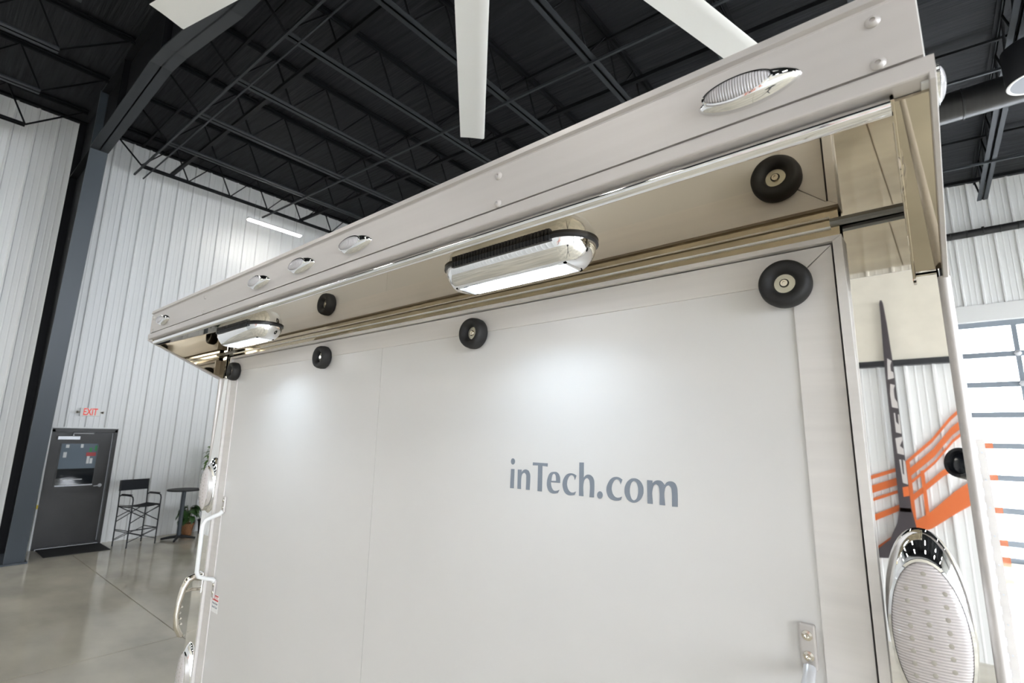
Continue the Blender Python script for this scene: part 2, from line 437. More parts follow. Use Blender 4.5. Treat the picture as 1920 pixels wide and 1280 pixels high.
# exit door (door_1)
d1 = empty('door_1', (XW, (DY0 + DY1) / 2, 0)); structure(d1, 'dark bronze exit door with a half window', 'door')
def dp(bm, nm, m, par=None, **kw):
    o = bm.build(nm, m, par or d1, **kw)
    if par is None: o.location = (-XW, -(DY0 + DY1) / 2, 0)
    return o
fz = 2.15
dp(MB().box(XW - 0.15, XW + 0.03, DY0 - 0.045, DY0 - 0.02, 0, fz + 0.035).box(XW - 0.15, XW + 0.03, DY1 + 0.02, DY1 + 0.045, 0, fz + 0.035).box(XW - 0.15, XW + 0.03, DY0 - 0.045, DY1 + 0.045, fz + 0.02, fz + 0.045), 'wall_trim', 'wall_metal')
dp(MB().box(XW - 0.15, XW + 0.02, DY0 - 0.02, DY0 + 0.03, 0, fz).box(XW - 0.15, XW + 0.02, DY1 - 0.03, DY1 + 0.02, 0, fz).box(XW - 0.15, XW + 0.02, DY0 - 0.02, DY1 + 0.02, fz - 0.05, fz + 0.02), 'door_frame', 'bronze_door')
lx0, lx1 = XW - 0.11, XW - 0.065
wy0, wy1, wz0, wz1 = 1.11, 1.665, 1.11, 1.88
leaf = MB().box(lx0, lx1, DY0 + 0.035, wy0, 0.02, fz - 0.055).box(lx0, lx1, wy1, DY1 - 0.035, 0.02, fz - 0.055)
leaf.box(lx0, lx1, wy0, wy1, 0.02, wz0).box(lx0, lx1, wy0, wy1, wz1, fz - 0.055)
dp(leaf, 'door_leaf', 'bronze_door')
dp(MB().box(lx1, lx1 + 0.012, wy0 - 0.02, wy0, wz0 - 0.02, wz1 + 0.02).box(lx1, lx1 + 0.012, wy1, wy1 + 0.02, wz0 - 0.02, wz1 + 0.02).box(lx1, lx1 + 0.012, wy0, wy1, wz1, wz1 + 0.02), 'window_bead', 'bronze_door')
dp(MB().box(lx1, lx1 + 0.016, wy0 + 0.0, wy1, wz0 - 0.02, wz0), 'window_sill_bead', 'light_metal')
dp(MB().box(lx0 + 0.015, lx0 + 0.028, wy0, wy1, wz0 + 0.30, wz1), 'upper_pane', 'pane_upper')
dp(MB().box(lx0 + 0.015, lx0 + 0.028, wy0, wy1, wz0, wz0 + 0.30), 'lower_pane', 'pane_lower')
for (a, b, c, e, mm) in [(1.16, 1.21, 1.62, 1.72, 'paper'), (1.52, 1.56, 1.50, 1.64, 'paper'), (1.57, 1.61, 1.50, 1.60, 'paper'), (1.40, 1.44, 1.80, 1.87, 'paper'), (1.50, 1.65, 1.64, 1.71, 'poster_red'), (1.54, 1.58, 1.72, 1.80, 'poster_green'), (1.62, 1.655, 1.74, 1.84, 'poster_green'), (1.18, 1.23, 1.80, 1.86, 'paper'), (1.22, 1.50, 1.20, 1.215, 'paper')]:
    dp(MB().box(lx0 + 0.028, lx0 + 0.030, a, b, c, e), 'notice', mm)
dp(MB().box(lx1, lx1 + 0.055, 1.03, 1.36, 1.955, 2.02), 'door_closer', 'light_metal', bevel=0.006)
dp(MB().tube([(lx1 + 0.05, 1.25, 2.03), (lx1 + 0.06, 1.25, 2.075), (lx1 + 0.10, 1.55, 2.075)], 0.012, 8), 'closer_arm', 'light_metal')
dp(MB().lathe([(0.032, 0), (0.032, 0.012), (0.014, 0.014), (0.012, 0.05), (0, 0.05)], (lx1, 1.785, 1.08), (1, 0, 0), 20).tube([(lx1 + 0.045, 1.785, 1.08), (lx1 + 0.05, 1.68, 1.075)], 0.010, 8), 'lever_handle', 'light_metal', smooth=True)
dp(MB().box(lx1 - 0.005, lx1 + 0.006, DY1 - 0.042, DY1 - 0.036, 0.05, fz - 0.06), 'edge_guard', 'light_metal')
dp(MB().box(XW - 0.14, XW + 0.05, DY0 + 0.03, DY1 - 0.03, 0, 0.018), 'threshold', 'light_metal')
dp(MB().box(XW + 0.031, XW + 0.034, DY0 - 0.044, DY0 - 0.022, 0.72, 0.79), 'yellow_tag', 'yellow')

# glazed overhead door (door_2)
d2 = empty('door_2', (GX0, YF, 0)); structure(d2, 'glazed overhead door filled with bright daylight', 'door')
def gp(bm, nm, m, **kw):
    me = bm.data(nm, m); me.transform(Matrix.Translation((-GX0, -YF, 0)))
    return place(nm, me, d2)
zr = [4.56, 3.94, 3.345, 2.75, 2.15, 1.545, 0.935, 0.34]
xs_ = [GX0 + i * 1.05 for i in range(6)]
for zz in zr: gp(MB().box(GX0, GX1, YF + 0.06, YF + 0.11, zz - 0.055, zz + 0.055), 'rail', 'door_frame_blue')
gp(MB().box(GX0, GX1, YF + 0.06, YF + 0.11, 0, 0.09), 'rail', 'door_frame_blue')
for xx in xs_: gp(MB().box(xx - 0.04, xx + 0.04, YF + 0.055, YF + 0.105, 0, GZ), 'stile', 'door_frame_blue')
for zi in range(len(zr)):
    z1 = zr[zi] - 0.055; z0 = (zr[zi + 1] + 0.055) if zi + 1 < len(zr) else 0.09
    for xx in xs_[:-1]:
        gp(MB().box(xx + 0.04, xx + 1.01, YF + 0.08, YF + 0.086, z0, z1), 'pane', 'clear_pane')
for zz in zr[1:]:
    for xx in xs_:
        gp(MB().lathe([(0.06, 0), (0.055, 0.02), (0.02, 0.025), (0, 0.025)], (xx, YF + 0.055, zz), (0, -1, 0), 6), 'hinge', 'light_metal')

# unseen doors added in the right wall to light the left wall
for k, y_ in enumerate(ADDED_DOORS):
    c = copy_tree(d2); c.name = 'door_%d' % (k + 3); c.location = (XR, y_ + 5.25, 0); c.rotation_euler = (0, 0, -math.pi / 2)
    c['label'] = ('glazed overhead door in the right wall nearest the photographer', 'glazed overhead door in the right wall beside the trailer', 'glazed overhead door in the right wall beside the far end wall')[k]

# ================================================================== THE TRAILER
tr = empty('cargo_trailer', (0, 0, 0)); tag(tr, 'white enclosed cargo trailer with polished steel trim, its rear door lit', 'trailer')
ZU = 2.5295          # polished underside of the rear overhang
HX = 1.295
DW = 1.158           # half width of the ramp door
ZD = 2.492           # top of the ramp door
ZBOT = 0.62          # bottom of the ramp door
def P(bm, nm, m, par=None, **kw): return bm.build(nm, m, par or tr, **kw)

P(MB().box(-1.288, 1.288, 0.05, 7.6, 0.56, 2.655), 'body', 'trailer_white', bevel=0.02)
P(MB().box(-1.286, 1.286, -0.292, 0.06, 2.650, 2.664), 'overhang_roof', 'trailer_white')
# fascia of the overhang
fp = [(-.290, 2.676), (-.300, 2.677), (-.308, 2.675), (-.3095, 2.664), (-.304, 2.661), (-.303, 2.6585), (-.306, 2.656), (-.306, 2.5785), (-.297, 2.5780), (-.297, 2.574), (-.290, 2.574)]
P(MB().prism(fp, 'x', -1.288, 1.288), 'fascia', 'fascia_aluminium')
lip = [(-.297, 2.5750), (-.3068, 2.5748), (-.3080, 2.5740), (-.3086, 2.5720), (-.3086, 2.5560), (-.3080, 2.5538), (-.3065, 2.5525), (-.3040, 2.5520), (-.286, 2.5500), (-.286, 2.5750)]
P(MB().prism(lip, 'x', -1.296, 1.296), 'lip_trim', 'fascia_aluminium')
# rolled chrome edge between lip and underside
roll = [(-.290 + .0095 * math.cos(a), 2.5395 + .0100 * math.sin(a)) for a in [math.radians(d) for d in range(0, 360, 15)]]
P(MB().prism(roll, 'x', -1.256, 1.256), 'rolled_edge', 'chrome', smooth=True)
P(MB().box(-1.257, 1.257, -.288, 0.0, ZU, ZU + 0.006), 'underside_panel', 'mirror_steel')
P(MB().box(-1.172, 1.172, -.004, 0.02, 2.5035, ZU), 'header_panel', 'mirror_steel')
P(MB().box(-1.172, 1.160, -.009, -.004, 2.5195, 2.5225), 'header_bead', 'trailer_white')  # white strip stands in for the highlight along the header seam
for s in (-1, 1):
    a, b = sorted((s * 1.160, s * 1.257))
    P(MB().box(a, b, -.012, 0.0, ZU - 0.005, ZU - 0.0002), 'sealant_line', 'sealant')
P(MB().box(-1.286, 1.286, 0.022, 0.05, 0.56, 2.66), 'rear_frame', 'black_gap')
# end gussets of the overhang, hollow channels with polished skins
for s in (-1, 1):
    tri = [(-.300, 2.549), (-.300, 2.541), (-.012, 2.413), (0.0, 2.413), (0.0, 2.549)]
    core = [(-.286, 2.549), (-.286, 2.546), (-.008, 2.424), (0.0, 2.424), (0.0, 2.549)]
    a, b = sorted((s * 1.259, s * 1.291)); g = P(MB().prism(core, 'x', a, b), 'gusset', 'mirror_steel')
    a, b = sorted((s * 1.2555, s * 1.2595)); P(MB().prism(tri, 'x', a, b), 'inner_skin', 'mirror_steel', g, bevel=0.001)
    a, b = sorted((s * 1.2895, s * 1.2955)); P(MB().prism([(-.3085, 2.560), (-.3085, 2.546), (-.012, 2.409), (0.02, 2.409), (0.02, 2.56)], 'x', a, b), 'outer_edge', 'fascia_aluminium', g, bevel=0.001)
    a, b = sorted((s * 1.283, s * 1.2895)); P(MB().box(a, b, -.30, 0.02, 2.549, 2.655), 'end_plate', 'trailer_white', g)
# ramp door
P(MB().box(-1.100, -0.0487, -.003, 0.018, ZBOT, 2.441), 'door_panel', 'white_panel')
P(MB().box(-0.0473, 1.100, -.003, 0.018, ZBOT, 2.441), 'door_panel', 'white_panel')
g_ = 0.0005
P(MB().prism([(-DW, ZD), (DW, ZD), (DW - .064 , 2.4375), (-DW + .064, 2.4375)], 'y', -.0065, 0.02), 'top_rail', 'satin_aluminium')
for s in (-1, 1):
    P(MB().prism([(s * DW, ZD - 2 * g_), (s * DW, ZBOT), (s * 1.0965, ZBOT), (s * 1.0965, 2.4375 - 2 * g_)], 'y', -.0062, 0.02), 'door_stile', 'satin_aluminium')
P(MB().box(-DW, DW, -.006, 0.02, ZBOT - 0.07, ZBOT - 0.001), 'bottom_rail', 'satin_aluminium')
# jamb around the door
JI, JO = DW + 0.0035, 1.1745
P(MB().prism([(-JI, ZD + .003), (JI, ZD + .003), (JO, 2.5035), (-JO, 2.5035)], 'y', -.016, 0.02), 'door_jamb', 'satin_aluminium')
for s in (-1, 1):
    P(MB().prism([(s * JI, ZD + .0024), (s * JO, 2.5029), (s * JO, 0.56), (s * JI, 0.56)], 'y', -.016, 0.02), 'door_jamb', 'satin_aluminium')
# polished corner posts (very slightly out of true, as hand-fitted sheet is) and rounded corner extrusions
def post_y(dx, z): return -0.0190 * dx + 0.0237 * max(z - 2.15, -0.42)
for s in (-1, 1):
    vs, fs = [], []
    zs = [0.56, 1.73, 1.9, 2.15, 2.3, ZU]
    for z in zs:
        for xx in (1.1748, 1.228, 1.2835):
            vs.append((s * xx, post_y(xx - 1.228, z), z))
    n = len(vs)
    for i in range(len(zs) - 1):
        for k in range(2): fs.append((i * 3 + k, i * 3 + k + 1, i * 3 + k + 4, i * 3 + k + 3))
    bm = MB().add(vs, fs)
    po = bm.build('corner_post', 'post_steel', tr)
    md = po.modifiers.new('thickness', 'SOLIDIFY'); md.thickness = 0.004; md.offset = -1 if s > 0 else 1
    ex = [(s * (1.2835), 0.03), (s * 1.2835, -.006), (s * 1.287, -.011), (s * 1.292, -.011), (s * 1.2965, -.007), (s * 1.298, 0.0), (s * 1.298, 0.10), (s * 1.290, 0.10), (s * 1.290, 0.03)]
    P(MB().prism(ex, 'z', 0.56, 2.412), 'corner_extrusion', 'fascia_aluminium', smooth=True, angle=60)
    P(MB().prism([(s * 1.290, -.002), (s * 1.298, -.002), (s * 1.298, 0.10), (s * 1.290, 0.10)], 'z', 2.412, 2.655), 'corner_extrusion', 'fascia_aluminium')

# screws on the fascia
SCREW = MB().lathe([(0.0075, 0), (0.0075, 0.0012), (0.0055, 0.0035), (0.0028, 0.0045), (0.0026, 0.0025), (0, 0.0025)], (0, 0, 0), (0, -1, 0), 16).data('screw', 'fascia_aluminium', True)
for x in (-1.25, -0.692, 0.692, 1.25):
    for z in (2.640, 2.586): place('screw', SCREW, tr, (x, -.306, z))

# rubber door bumpers, four along the top rail
BUMP = MB().lathe([(0.036, 0), (0.0395, 0.004), (0.0405, 0.014), (0.039, 0.026), (0.036, 0.0325), (0.031, 0.0345), (0.025, 0.033), (0.019, 0.028), (0.0165, 0.021), (0.0165, 0.016), (0, 0.016)], (0, 0, 0), (0, -1, 0), 48).data('bumper', 'rubber', True, 60)
WASH = MB().lathe([(0.0160, 0.016), (0.0160, 0.0185), (0.006, 0.0185), (0, 0.0185)], (0, 0, 0), (0, -1, 0), 28).data('washer', 'zinc', True)
BOLT = MB().lathe([(0.0075, 0.018), (0.0075, 0.0215), (0.0055, 0.0235), (0.003, 0.0235), (0.0028, 0.0215), (0, 0.0215)], (0, 0, 0), (0, -1, 0), 20).data('bolt_head', 'nickel', True)
for x in (-1.106, -0.371, 0.364, 1.089):
    b = place('door_bumper', BUMP, tr, (x, -.0062, 2.4335))
    place('washer', WASH, b); place('bolt_head', BOLT, b)

# chrome oval marker lights with a ridged clear lens
def dome(cx, cz, a, b, h, p=1.0, nr=9, na=40, power=0.5, pinch=1.0):
    """elliptical dome in the x-z plane bulging to -y"""
    vs, fs = [], []
    for i in range(nr):
        t = i / (nr - 1); r = math.cos(t * math.pi / 2); yy = -h * math.sin(t * math.pi / 2)
        for k in range(na):
            an = 2 * math.pi * k / na
            c, s_ = math.cos(an), math.sin(an)
            sx = math.copysign(abs(c) ** p, c); sz = math.copysign(abs(s_) ** (pinch), s_)
            vs.append((cx + a * sx * max(r, .001), yy, cz + b * sz * max(r, .001)))
    for i in range(nr - 1):
        for k in range(na): fs.append((i * na + k, i * na + (k + 1) % na, (i + 1) * na + (k + 1) % na, (i + 1) * na + k))
    fs.append(tuple(range(na))); fs.append(tuple(range((nr - 1) * na, nr * na)))
    return vs, fs
def marker_meshes():
    v, f = dome(0, 0, 0.0625, 0.0225, 0.017, pinch=1.25)
    bez = MB().add(v, f).data('marker_light', 'chrome', True, 80)
    v, f = dome(-0.010, 0.0035, 0.041, 0.0145, 0.0095, pinch=1.05)
    v = [(x, y - 0.0125, z) for x, y, z in v]
    lens = MB().add(v, f).data('lens', 'marker_lens', True, 80)
    rim = MB()
    ring = lambda k, a, b, yy: [(-0.010 + a * math.cos(t), yy, 0.0035 + b * math.sin(t)) for t in [2 * math.pi * q / 40 for q in range(40)]]
    rim.loft([ring(0, .0435, .0165, -.009), ring(0, .0435, .0165, -.0145), ring(0, .041, .0145, -.0152)], cap=False)
    return bez, lens, rim.data('lens_rim', 'chrome', True)
MB_, ML_, MR_ = marker_meshes()
for x in (-1.118, -0.2600, -0.008, 0.243, 1.116):
    b = place('marker_light', MB_, tr, (x, -.306, 2.613))
    place('lens', ML_, b); place('lens_rim', MR_, b)
for s in (-1, 1):     # side markers at the ends of the overhang
    b = place('marker_light', MB_, tr, (s * 1.291, -.16, 2.612), (0, 0, s * math.pi / 2))
    place('lens', ML_, b); place('lens_rim', MR_, b)

# tail lights: long oval chrome bezel, clear ridged lens with LED dots
TB = MB().add(*dome(0, 0, 0.0475, 0.120, 0.040, p=0.95, nr=12, na=48)).data('tail_light', 'chrome', True, 80)
v, f = dome(0, -0.011, 0.0405, 0.092, 0.016, nr=10, na=48)
TL = MB().add([(x, y - 0.0315, z) for x, y, z in v], f).data('lens', 'tail_lens', True, 80)
ring = lambda a, b, yy: [(a * math.cos(t), yy, -0.011 + b * math.sin(t)) for t in [2 * math.pi * q / 48 for q in range(48)]]
TR = MB().loft([ring(.0440, .0955, -.012), ring(.0440, .0955, -.0335), ring(.0405, .092, -.0345)], cap=False).data('lens_rim', 'chrome', True)
DOT = MB().lathe([(0.0030, 0), (0.0030, 0.0006), (0.0015, 0.001), (0, 0.001)], (0, 0, 0), (0, -1, 0), 10).data('led', 'led_dot', True)
def tail_light(x, z):
    b = place('tail_light', TB, tr, (x, -.004, z)); place('lens', TL, b); place('lens_rim', TR, b)
    for r in range(11):
        for c in (-1, 0, 1):
            lx, lz = c * 0.0195, 0.062 - r * 0.0150 + (0.005 if c == 0 else -0.001)
            q = (lx / 0.0405) ** 2 + ((lz + 0.011) / 0.092) ** 2
            if q > 0.80: continue
            place('led', DOT, b, (lx, -0.0315 - 0.016 * math.sqrt(1 - q) + 0.0002, lz))
for s in (-1, 1):
    tail_light(s * 1.225, 1.938); tail_light(s * 1.225, 1.19)

# flood lamps under the overhang
def stadium(cx, cy, L, Wd, z, n=40, p=2.6):
    pts = []
    for k in range(n):
        an = 2 * math.pi * k / n; c, s_ = math.cos(an), math.sin(an)
        # straight sides with rounded ends
        ex = L - Wd
        pts.append((cx + (ex * (1 if c > 0 else -1) if abs(c) > 1e-6 else 0) + Wd * c * 1.0, cy + Wd * s_, z))
    return pts
def flood(cx, cy):
    r = lambda a, b, z: stadium(cx, cy, a, b, z)
    L, Wd = 0.183, 0.058
    base = P(MB().loft([r(L, Wd, ZU), r(L, Wd, ZU - .005), r(L - .003, Wd - .003, ZU - .0065)]), 'flood_light', 'black_plastic', smooth=True)
    h = MB().loft([r(L - .004, Wd - .004, ZU - .005), r(L - .006, Wd - .006, ZU - .020), r(L - .013, Wd - .014, ZU - .034), r(L - .021, Wd - .021, ZU - .043), r(L - .026, Wd - .025, ZU - .046)])
    h.build('housing', 'chrome', base, smooth=True, angle=40)
    for sy in (-1, 1):
        hs = MB(); y0 = cy + sy * (Wd - .008); y1 = cy + sy * (Wd + .001); a, b = sorted((y0, y1))
        hs.box(cx - .125, cx + .125, a, b, ZU - .0115, ZU - .0005)
        x = cx - .123
        while x < cx + .120:
            aa, bb = sorted((y1, y1 + sy * .002)); hs.box(x, x + .004, aa, bb, ZU - .011, ZU - .001); x += .008
        hs.build('heat_sink', 'black_plastic', base)
    MB().box(cx - .135, cx + .135, cy - .024, cy + .024, ZU - .0495, ZU - .044).build('lens', 'flood_lens', base, bevel=0.002)
    MB().box(cx - .116, cx + .116, cy - .018, cy + .018, ZU - .0515, ZU - .0493).build('led_strip', 'flood_glow', base)
    fr = MB().box(cx - .140, cx + .140, cy - .029, cy - .024, ZU - .048, ZU - .043).box(cx - .140, cx + .140, cy + .024, cy + .029, ZU - .048, ZU - .043)
    fr.box(cx - .140, cx - .135, cy - .029, cy + .029, ZU - .048, ZU - .043).box(cx + .135, cx + .140, cy - .029, cy + .029, ZU - .048, ZU - .043)
    fr.build('lens_frame', 'chrome', base)
    l = bpy.data.lights.new('flood_beam', 'AREA'); l.shape = 'RECTANGLE'; l.size = 0.22; l.size_y = 0.03
    l.energy = 0.78; l.color = (0.68, 0.84, 1.0); l.spread = math.radians(130)
    lo = bpy.data.objects.new('flood_beam', l); COL.objects.link(lo); lo.parent = base; lo.location = (cx, cy, ZU - .0520)
flood(0.638, -0.188)
flood(-0.590, -0.188)

# grab handles on the door, white tube with screwed pads
for s in (-1, 1):
    x = s * 1.076
    h = P(MB().tube([(x, -.010, 1.842), (x, -.020, 1.832), (x, -.050, 1.822), (x, -.072, 1.812), (x, -.080, 1.795), (x, -.080, 1.70), (x, -.080, 1.615), (x, -.072, 1.597), (x, -.045, 1.585), (x, -.020, 1.578), (x, -.010, 1.568)], [.009, .0085] + [.008] * 7 + [.0085, .009], 14), 'grab_handle', 'trailer_white' if s < 0 else 'light_metal', smooth=True, angle=80)
    for z0, z1 in ((1.838, 1.902), (1.505, 1.572)):
        MB().box(x - .0115, x + .0115, -.012, -.003, z0, z1).build('mount_pad', 'fascia_aluminium', h, bevel=0.003)
        for k in (0.3, 0.75):
            zc = z0 + (z1 - z0) * k
            MB().lathe([(.0075, 0), (.0072, .0010), (.0035, .0016), (.0020, .0004), (0, .0004)], (x, -.012, zc), (0, -1, 0), 18).build('screw', 'nickel', h, smooth=True)
# lever latches on the corner posts
for s in (-1, 1):
    x = s * 1.205
    l = P(MB().tube([(x, -.012, 1.560), (x, -.040, 1.568), (x, -.062, 1.560), (x, -.076, 1.53), (x, -.086, 1.48), (x, -.090, 1.43), (x, -.084, 1.385), (x, -.066, 1.35), (x, -.058, 1.342)], [.013, .014, .014, .013, .011, .0105, .011, .011, .006], 12), 'latch_handle', 'nickel', smooth=True, angle=80)
    MB().box(x - .02, x + .02, -.016, -.003, 1.50, 1.585).build('latch_plate', 'chrome', l, bevel=0.004)
    MB().tube([(x, -.012, 1.515), (x, -.045, 1.520), (x, -.074, 1.515)], .006, 10).build('latch_link', 'nickel', l, smooth=True)
    for k in range(4):
        MB().tube([(x - .008, -.078 + .004 * abs(k - 1), 1.46 - k * .022), (x + .008, -.078 + .004 * abs(k - 1), 1.46 - k * .022)], .004, 8).build('grip_rib', 'nickel', l)

# warning sticker on the door
st = P(MB().box(-1.090, -1.030, -.0036, -.0030, 1.452, 1.518), 'warning_sticker', 'sticker_white')
MB().box(-1.089, -1.031, -.0040, -.0036, 1.496, 1.517).build('red_band', 'sticker_red', st)
for body, size, z, m in (('DANGER', 0.0155, 1.5065, 'sticker_white'), ('Heavy Door', 0.0105, 1.486, 'letter_grey'), ('Stand Clear', 0.0105, 1.472, 'letter_grey')):
    place('sticker_lettering', text_mesh(body, size, m, bold=0.0003, depth=0.0002), st, (-1.058 if body == 'DANGER' else -1.060, -.0042 if body == 'DANGER' else -.0038, z), (math.pi / 2, 0, 0))
MB().prism([(-1.087, 1.499), (-1.077, 1.499), (-1.082, 1.513)], 'y', -.0043, -.0040).build('warning_triangle', 'sticker_white', st)

# web address in vinyl letters on the door
GLYPHS = {'i':[[(0.4836,2.0981),(0.4942,2.0985),(0.4928,2.0551),(0.4816,2.0547)]],'idot':[[(0.4951,2.1158),(0.4943,2.1122),(0.4922,2.1095),(0.4892,2.1084),(0.4861,2.1092),(0.4838,2.1117),(0.4829,2.1152),(0.4837,2.1188),(0.4858,2.1215),(0.4889,2.1226),(0.4919,2.1218),(0.4942,2.1193)]],'n':[[(0.5041,2.0979),(0.5154,2.0982),(0.5152,2.0924),(0.5204,2.0972),(0.5276,2.0994),(0.5355,2.0971),(0.5396,2.0899),(0.5403,2.0807),(0.5392,2.055),(0.5283,2.0548),(0.5291,2.0799),(0.5284,2.0876),(0.5248,2.0916),(0.5199,2.0905),(0.5162,2.0862),(0.5148,2.0812),(0.5141,2.055),(0.5035,2.0551)]],'T':[[(0.5478,2.1161),(0.589,2.1159),(0.5885,2.1089),(0.5745,2.1097),(0.5733,2.0544),(0.5612,2.0543),(0.5623,2.11),(0.5473,2.1095)]],'e':[[(0.6218,2.0761),(0.6221,2.0839),(0.62,2.0921),(0.6147,2.0975),(0.6055,2.0985),(0.5961,2.0956),(0.59,2.0871),(0.587,2.0751),(0.5882,2.0635),(0.5931,2.056),(0.6003,2.0528),(0.6082,2.0529),(0.6161,2.0546),(0.62,2.0617),(0.6122,2.059),(0.6056,2.0591),(0.6008,2.0634),(0.5981,2.0706),(0.5978,2.0759)],[(0.5989,2.0791),(0.5999,2.0866),(0.6023,2.0925),(0.6063,2.0947),(0.6097,2.0919),(0.6111,2.0863),(0.6113,2.0798)]],'c':[[(0.6636,2.0944),(0.6571,2.0971),(0.6483,2.098),(0.6394,2.095),(0.6324,2.0877),(0.6285,2.077),(0.6296,2.0656),(0.6347,2.0567),(0.6426,2.0526),(0.6519,2.0528),(0.6588,2.0542),(0.6619,2.0616),(0.6556,2.059),(0.6499,2.059),(0.6441,2.0626),(0.6403,2.0695),(0.6398,2.0788),(0.6427,2.0873),(0.647,2.0927),(0.6521,2.0945),(0.6563,2.0923),(0.6595,2.0845)]],'h':[[(0.671,2.1216),(0.682,2.1219),(0.6812,2.0908),(0.6866,2.0962),(0.6934,2.098),(0.701,2.0955),(0.7057,2.0884),(0.7065,2.0814),(0.7054,2.0534),(0.6948,2.0531),(0.6958,2.0807),(0.694,2.0876),(0.6897,2.0909),(0.6854,2.089),(0.6817,2.0827),(0.6804,2.0534),(0.6694,2.0535)]],'dot':[[(0.7257,2.0599),(0.7248,2.0562),(0.7224,2.0533),(0.7191,2.0521),(0.7159,2.0527),(0.7135,2.0552),(0.7127,2.0588),(0.7137,2.0625),(0.7161,2.0653),(0.7193,2.0666),(0.7226,2.0659),(0.7249,2.0634)]],'c2':[[(0.7704,2.0929),(0.7639,2.0965),(0.7551,2.0973),(0.7461,2.0936),(0.7387,2.0847),(0.7346,2.0736),(0.7358,2.063),(0.7408,2.0553),(0.7486,2.052),(0.7585,2.0517),(0.7662,2.0538),(0.7687,2.0606),(0.763,2.0582),(0.7564,2.0578),(0.7503,2.0617),(0.7467,2.0697),(0.7466,2.0775),(0.75,2.0865),(0.755,2.0916),(0.7601,2.0926),(0.7638,2.0903),(0.7665,2.0838)]],'o':[[(0.8146,2.0757),(0.8116,2.0641),(0.8041,2.0552),(0.7941,2.0512),(0.7841,2.0534),(0.7769,2.0611),(0.7745,2.0725),(0.7775,2.0844),(0.7852,2.0934),(0.7955,2.0972),(0.8054,2.0947),(0.8123,2.0869)],[(0.8036,2.0744),(0.8021,2.0652),(0.7987,2.0582),(0.7942,2.0554),(0.7899,2.0574),(0.7868,2.0639),(0.7858,2.073),(0.7873,2.0824),(0.7908,2.0894),(0.7953,2.0922),(0.7997,2.0901),(0.8027,2.0835)]],'m':[[(0.8226,2.0956),(0.8334,2.0955),(0.833,2.09),(0.8383,2.0948),(0.8454,2.0967),(0.8522,2.0948),(0.8573,2.0888),(0.8619,2.0942),(0.8688,2.0965),(0.8763,2.0943),(0.8807,2.0866),(0.8813,2.0777),(0.8809,2.052),(0.87,2.0516),(0.8705,2.0769),(0.8693,2.0848),(0.865,2.089),(0.8607,2.0869),(0.8573,2.0812),(0.8568,2.0521),(0.8459,2.0521),(0.8466,2.0768),(0.845,2.0857),(0.8411,2.0895),(0.8371,2.0879),(0.8334,2.0812),(0.8326,2.0525),(0.8218,2.0524)]]}
def letters(name, sets, m, y0, parent):
    cu = bpy.data.curves.new(name, 'CURVE'); cu.dimensions = '2D'; cu.fill_mode = 'BOTH'; cu.extrude = 0.0003; cu.resolution_u = 6
    for ring_ in sets:
        sp = cu.splines.new('BEZIER'); sp.bezier_points.add(len(ring_) - 1); n = len(ring_)
        for i, (x, z) in enumerate(ring_):
            bp = sp.bezier_points[i]; bp.co = (x, z, 0)
            a = Vector(ring_[i]) - Vector(ring_[i - 1]); b = Vector(ring_[(i + 1) % n]) - Vector(ring_[i])
            sharp = abs(a.angle(b)) > math.radians(44)
            bp.handle_left_type = bp.handle_right_type = 'VECTOR' if sharp else 'AUTO'
        sp.use_cyclic_u = True
    t = bpy.data.objects.new('tmp', cu); COL.objects.link(t)
    dg = bpy.context.evaluated_depsgraph_get(); dg.update()
    me = bpy.data.meshes.new_from_object(t.evaluated_get(dg)); bpy.data.objects.remove(t, do_unlink=True)
    me.materials.clear(); me.materials.append(MATS[m])
    return place(name, me, parent, (0, y0, 0), (math.pi / 2, 0, 0))
wa = None
for key, sets in GLYPHS.items():
    letters('letter', sets, 'letter_grey', -.0034, tr)

# clear side flap on a piano hinge, right of the corner
hy = 0.30
hl = P(MB().box(1.312, 1.3245, hy, hy + .004, 1.40, 2.184), 'piano_hinge', 'satin_aluminium')
MB().box(1.296, 1.313, hy + .001, hy + .005, 1.40, 2.18).build('hinge_leaf', 'sealant', hl)
z = 2.17
while z > 1.42:
    MB().tube([(1.3115, hy - .002, z), (1.3115, hy - .002, z - .012)], .0028, 8).build('hinge_knuckle', 'light_metal', hl); z -= 0.024
SC2 = MB().lathe([(.0016, 0), (.0016, .0008), (0, .001)], (0, 0, 0), (0, -1, 0), 8).data('screw', 'light_metal', True)
z = 2.16
while z > 1.42: place('screw', SC2, hl, (1.319, hy, z)); z -= 0.047
MB().prism([(1.3245, 2.182), (1.335, 2.178), (1.3345, 1.835), (1.322, 1.72), (1.322, 1.40), (1.3200, 1.40)], 'y', hy + .001, hy + .004).build('clear_flap', 'orange_clear', hl)

# running gear
for s in (-1, 1):
    for yy in (4.0, 4.95):
        wh = P(MB().lathe([(.20, -.10), (.33, -.105), (.36, -.08), (.365, 0), (.36, .08), (.33, .105), (.20, .10)], (s * 1.13, yy, .365), (1, 0, 0), 40), 'wheel', 'tyre', smooth=True)
        MB().lathe([(.20, -.06), (.20, .07), (.16, .05), (.06, .06), (.05, .09), (0, .09)], (s * 1.13, yy, .365), (s, 0, 0), 28).build('rim', 'chrome', wh, smooth=True)
P(MB().box(-1.1, 1.1, 3.9, 4.0, 0.36, 0.46).box(-1.1, 1.1, 4.9, 5.0, 0.36, 0.46).box(-.9, -.8, 0.1, 7.6, .44, .56).box(.8, .9, .1, 7.6, .44, .56), 'chassis', 'steel_dark')
P(MB().box(-.04, .04, 7.4, 7.5, 0.0, .56), 'jack_leg', 'steel_dark')

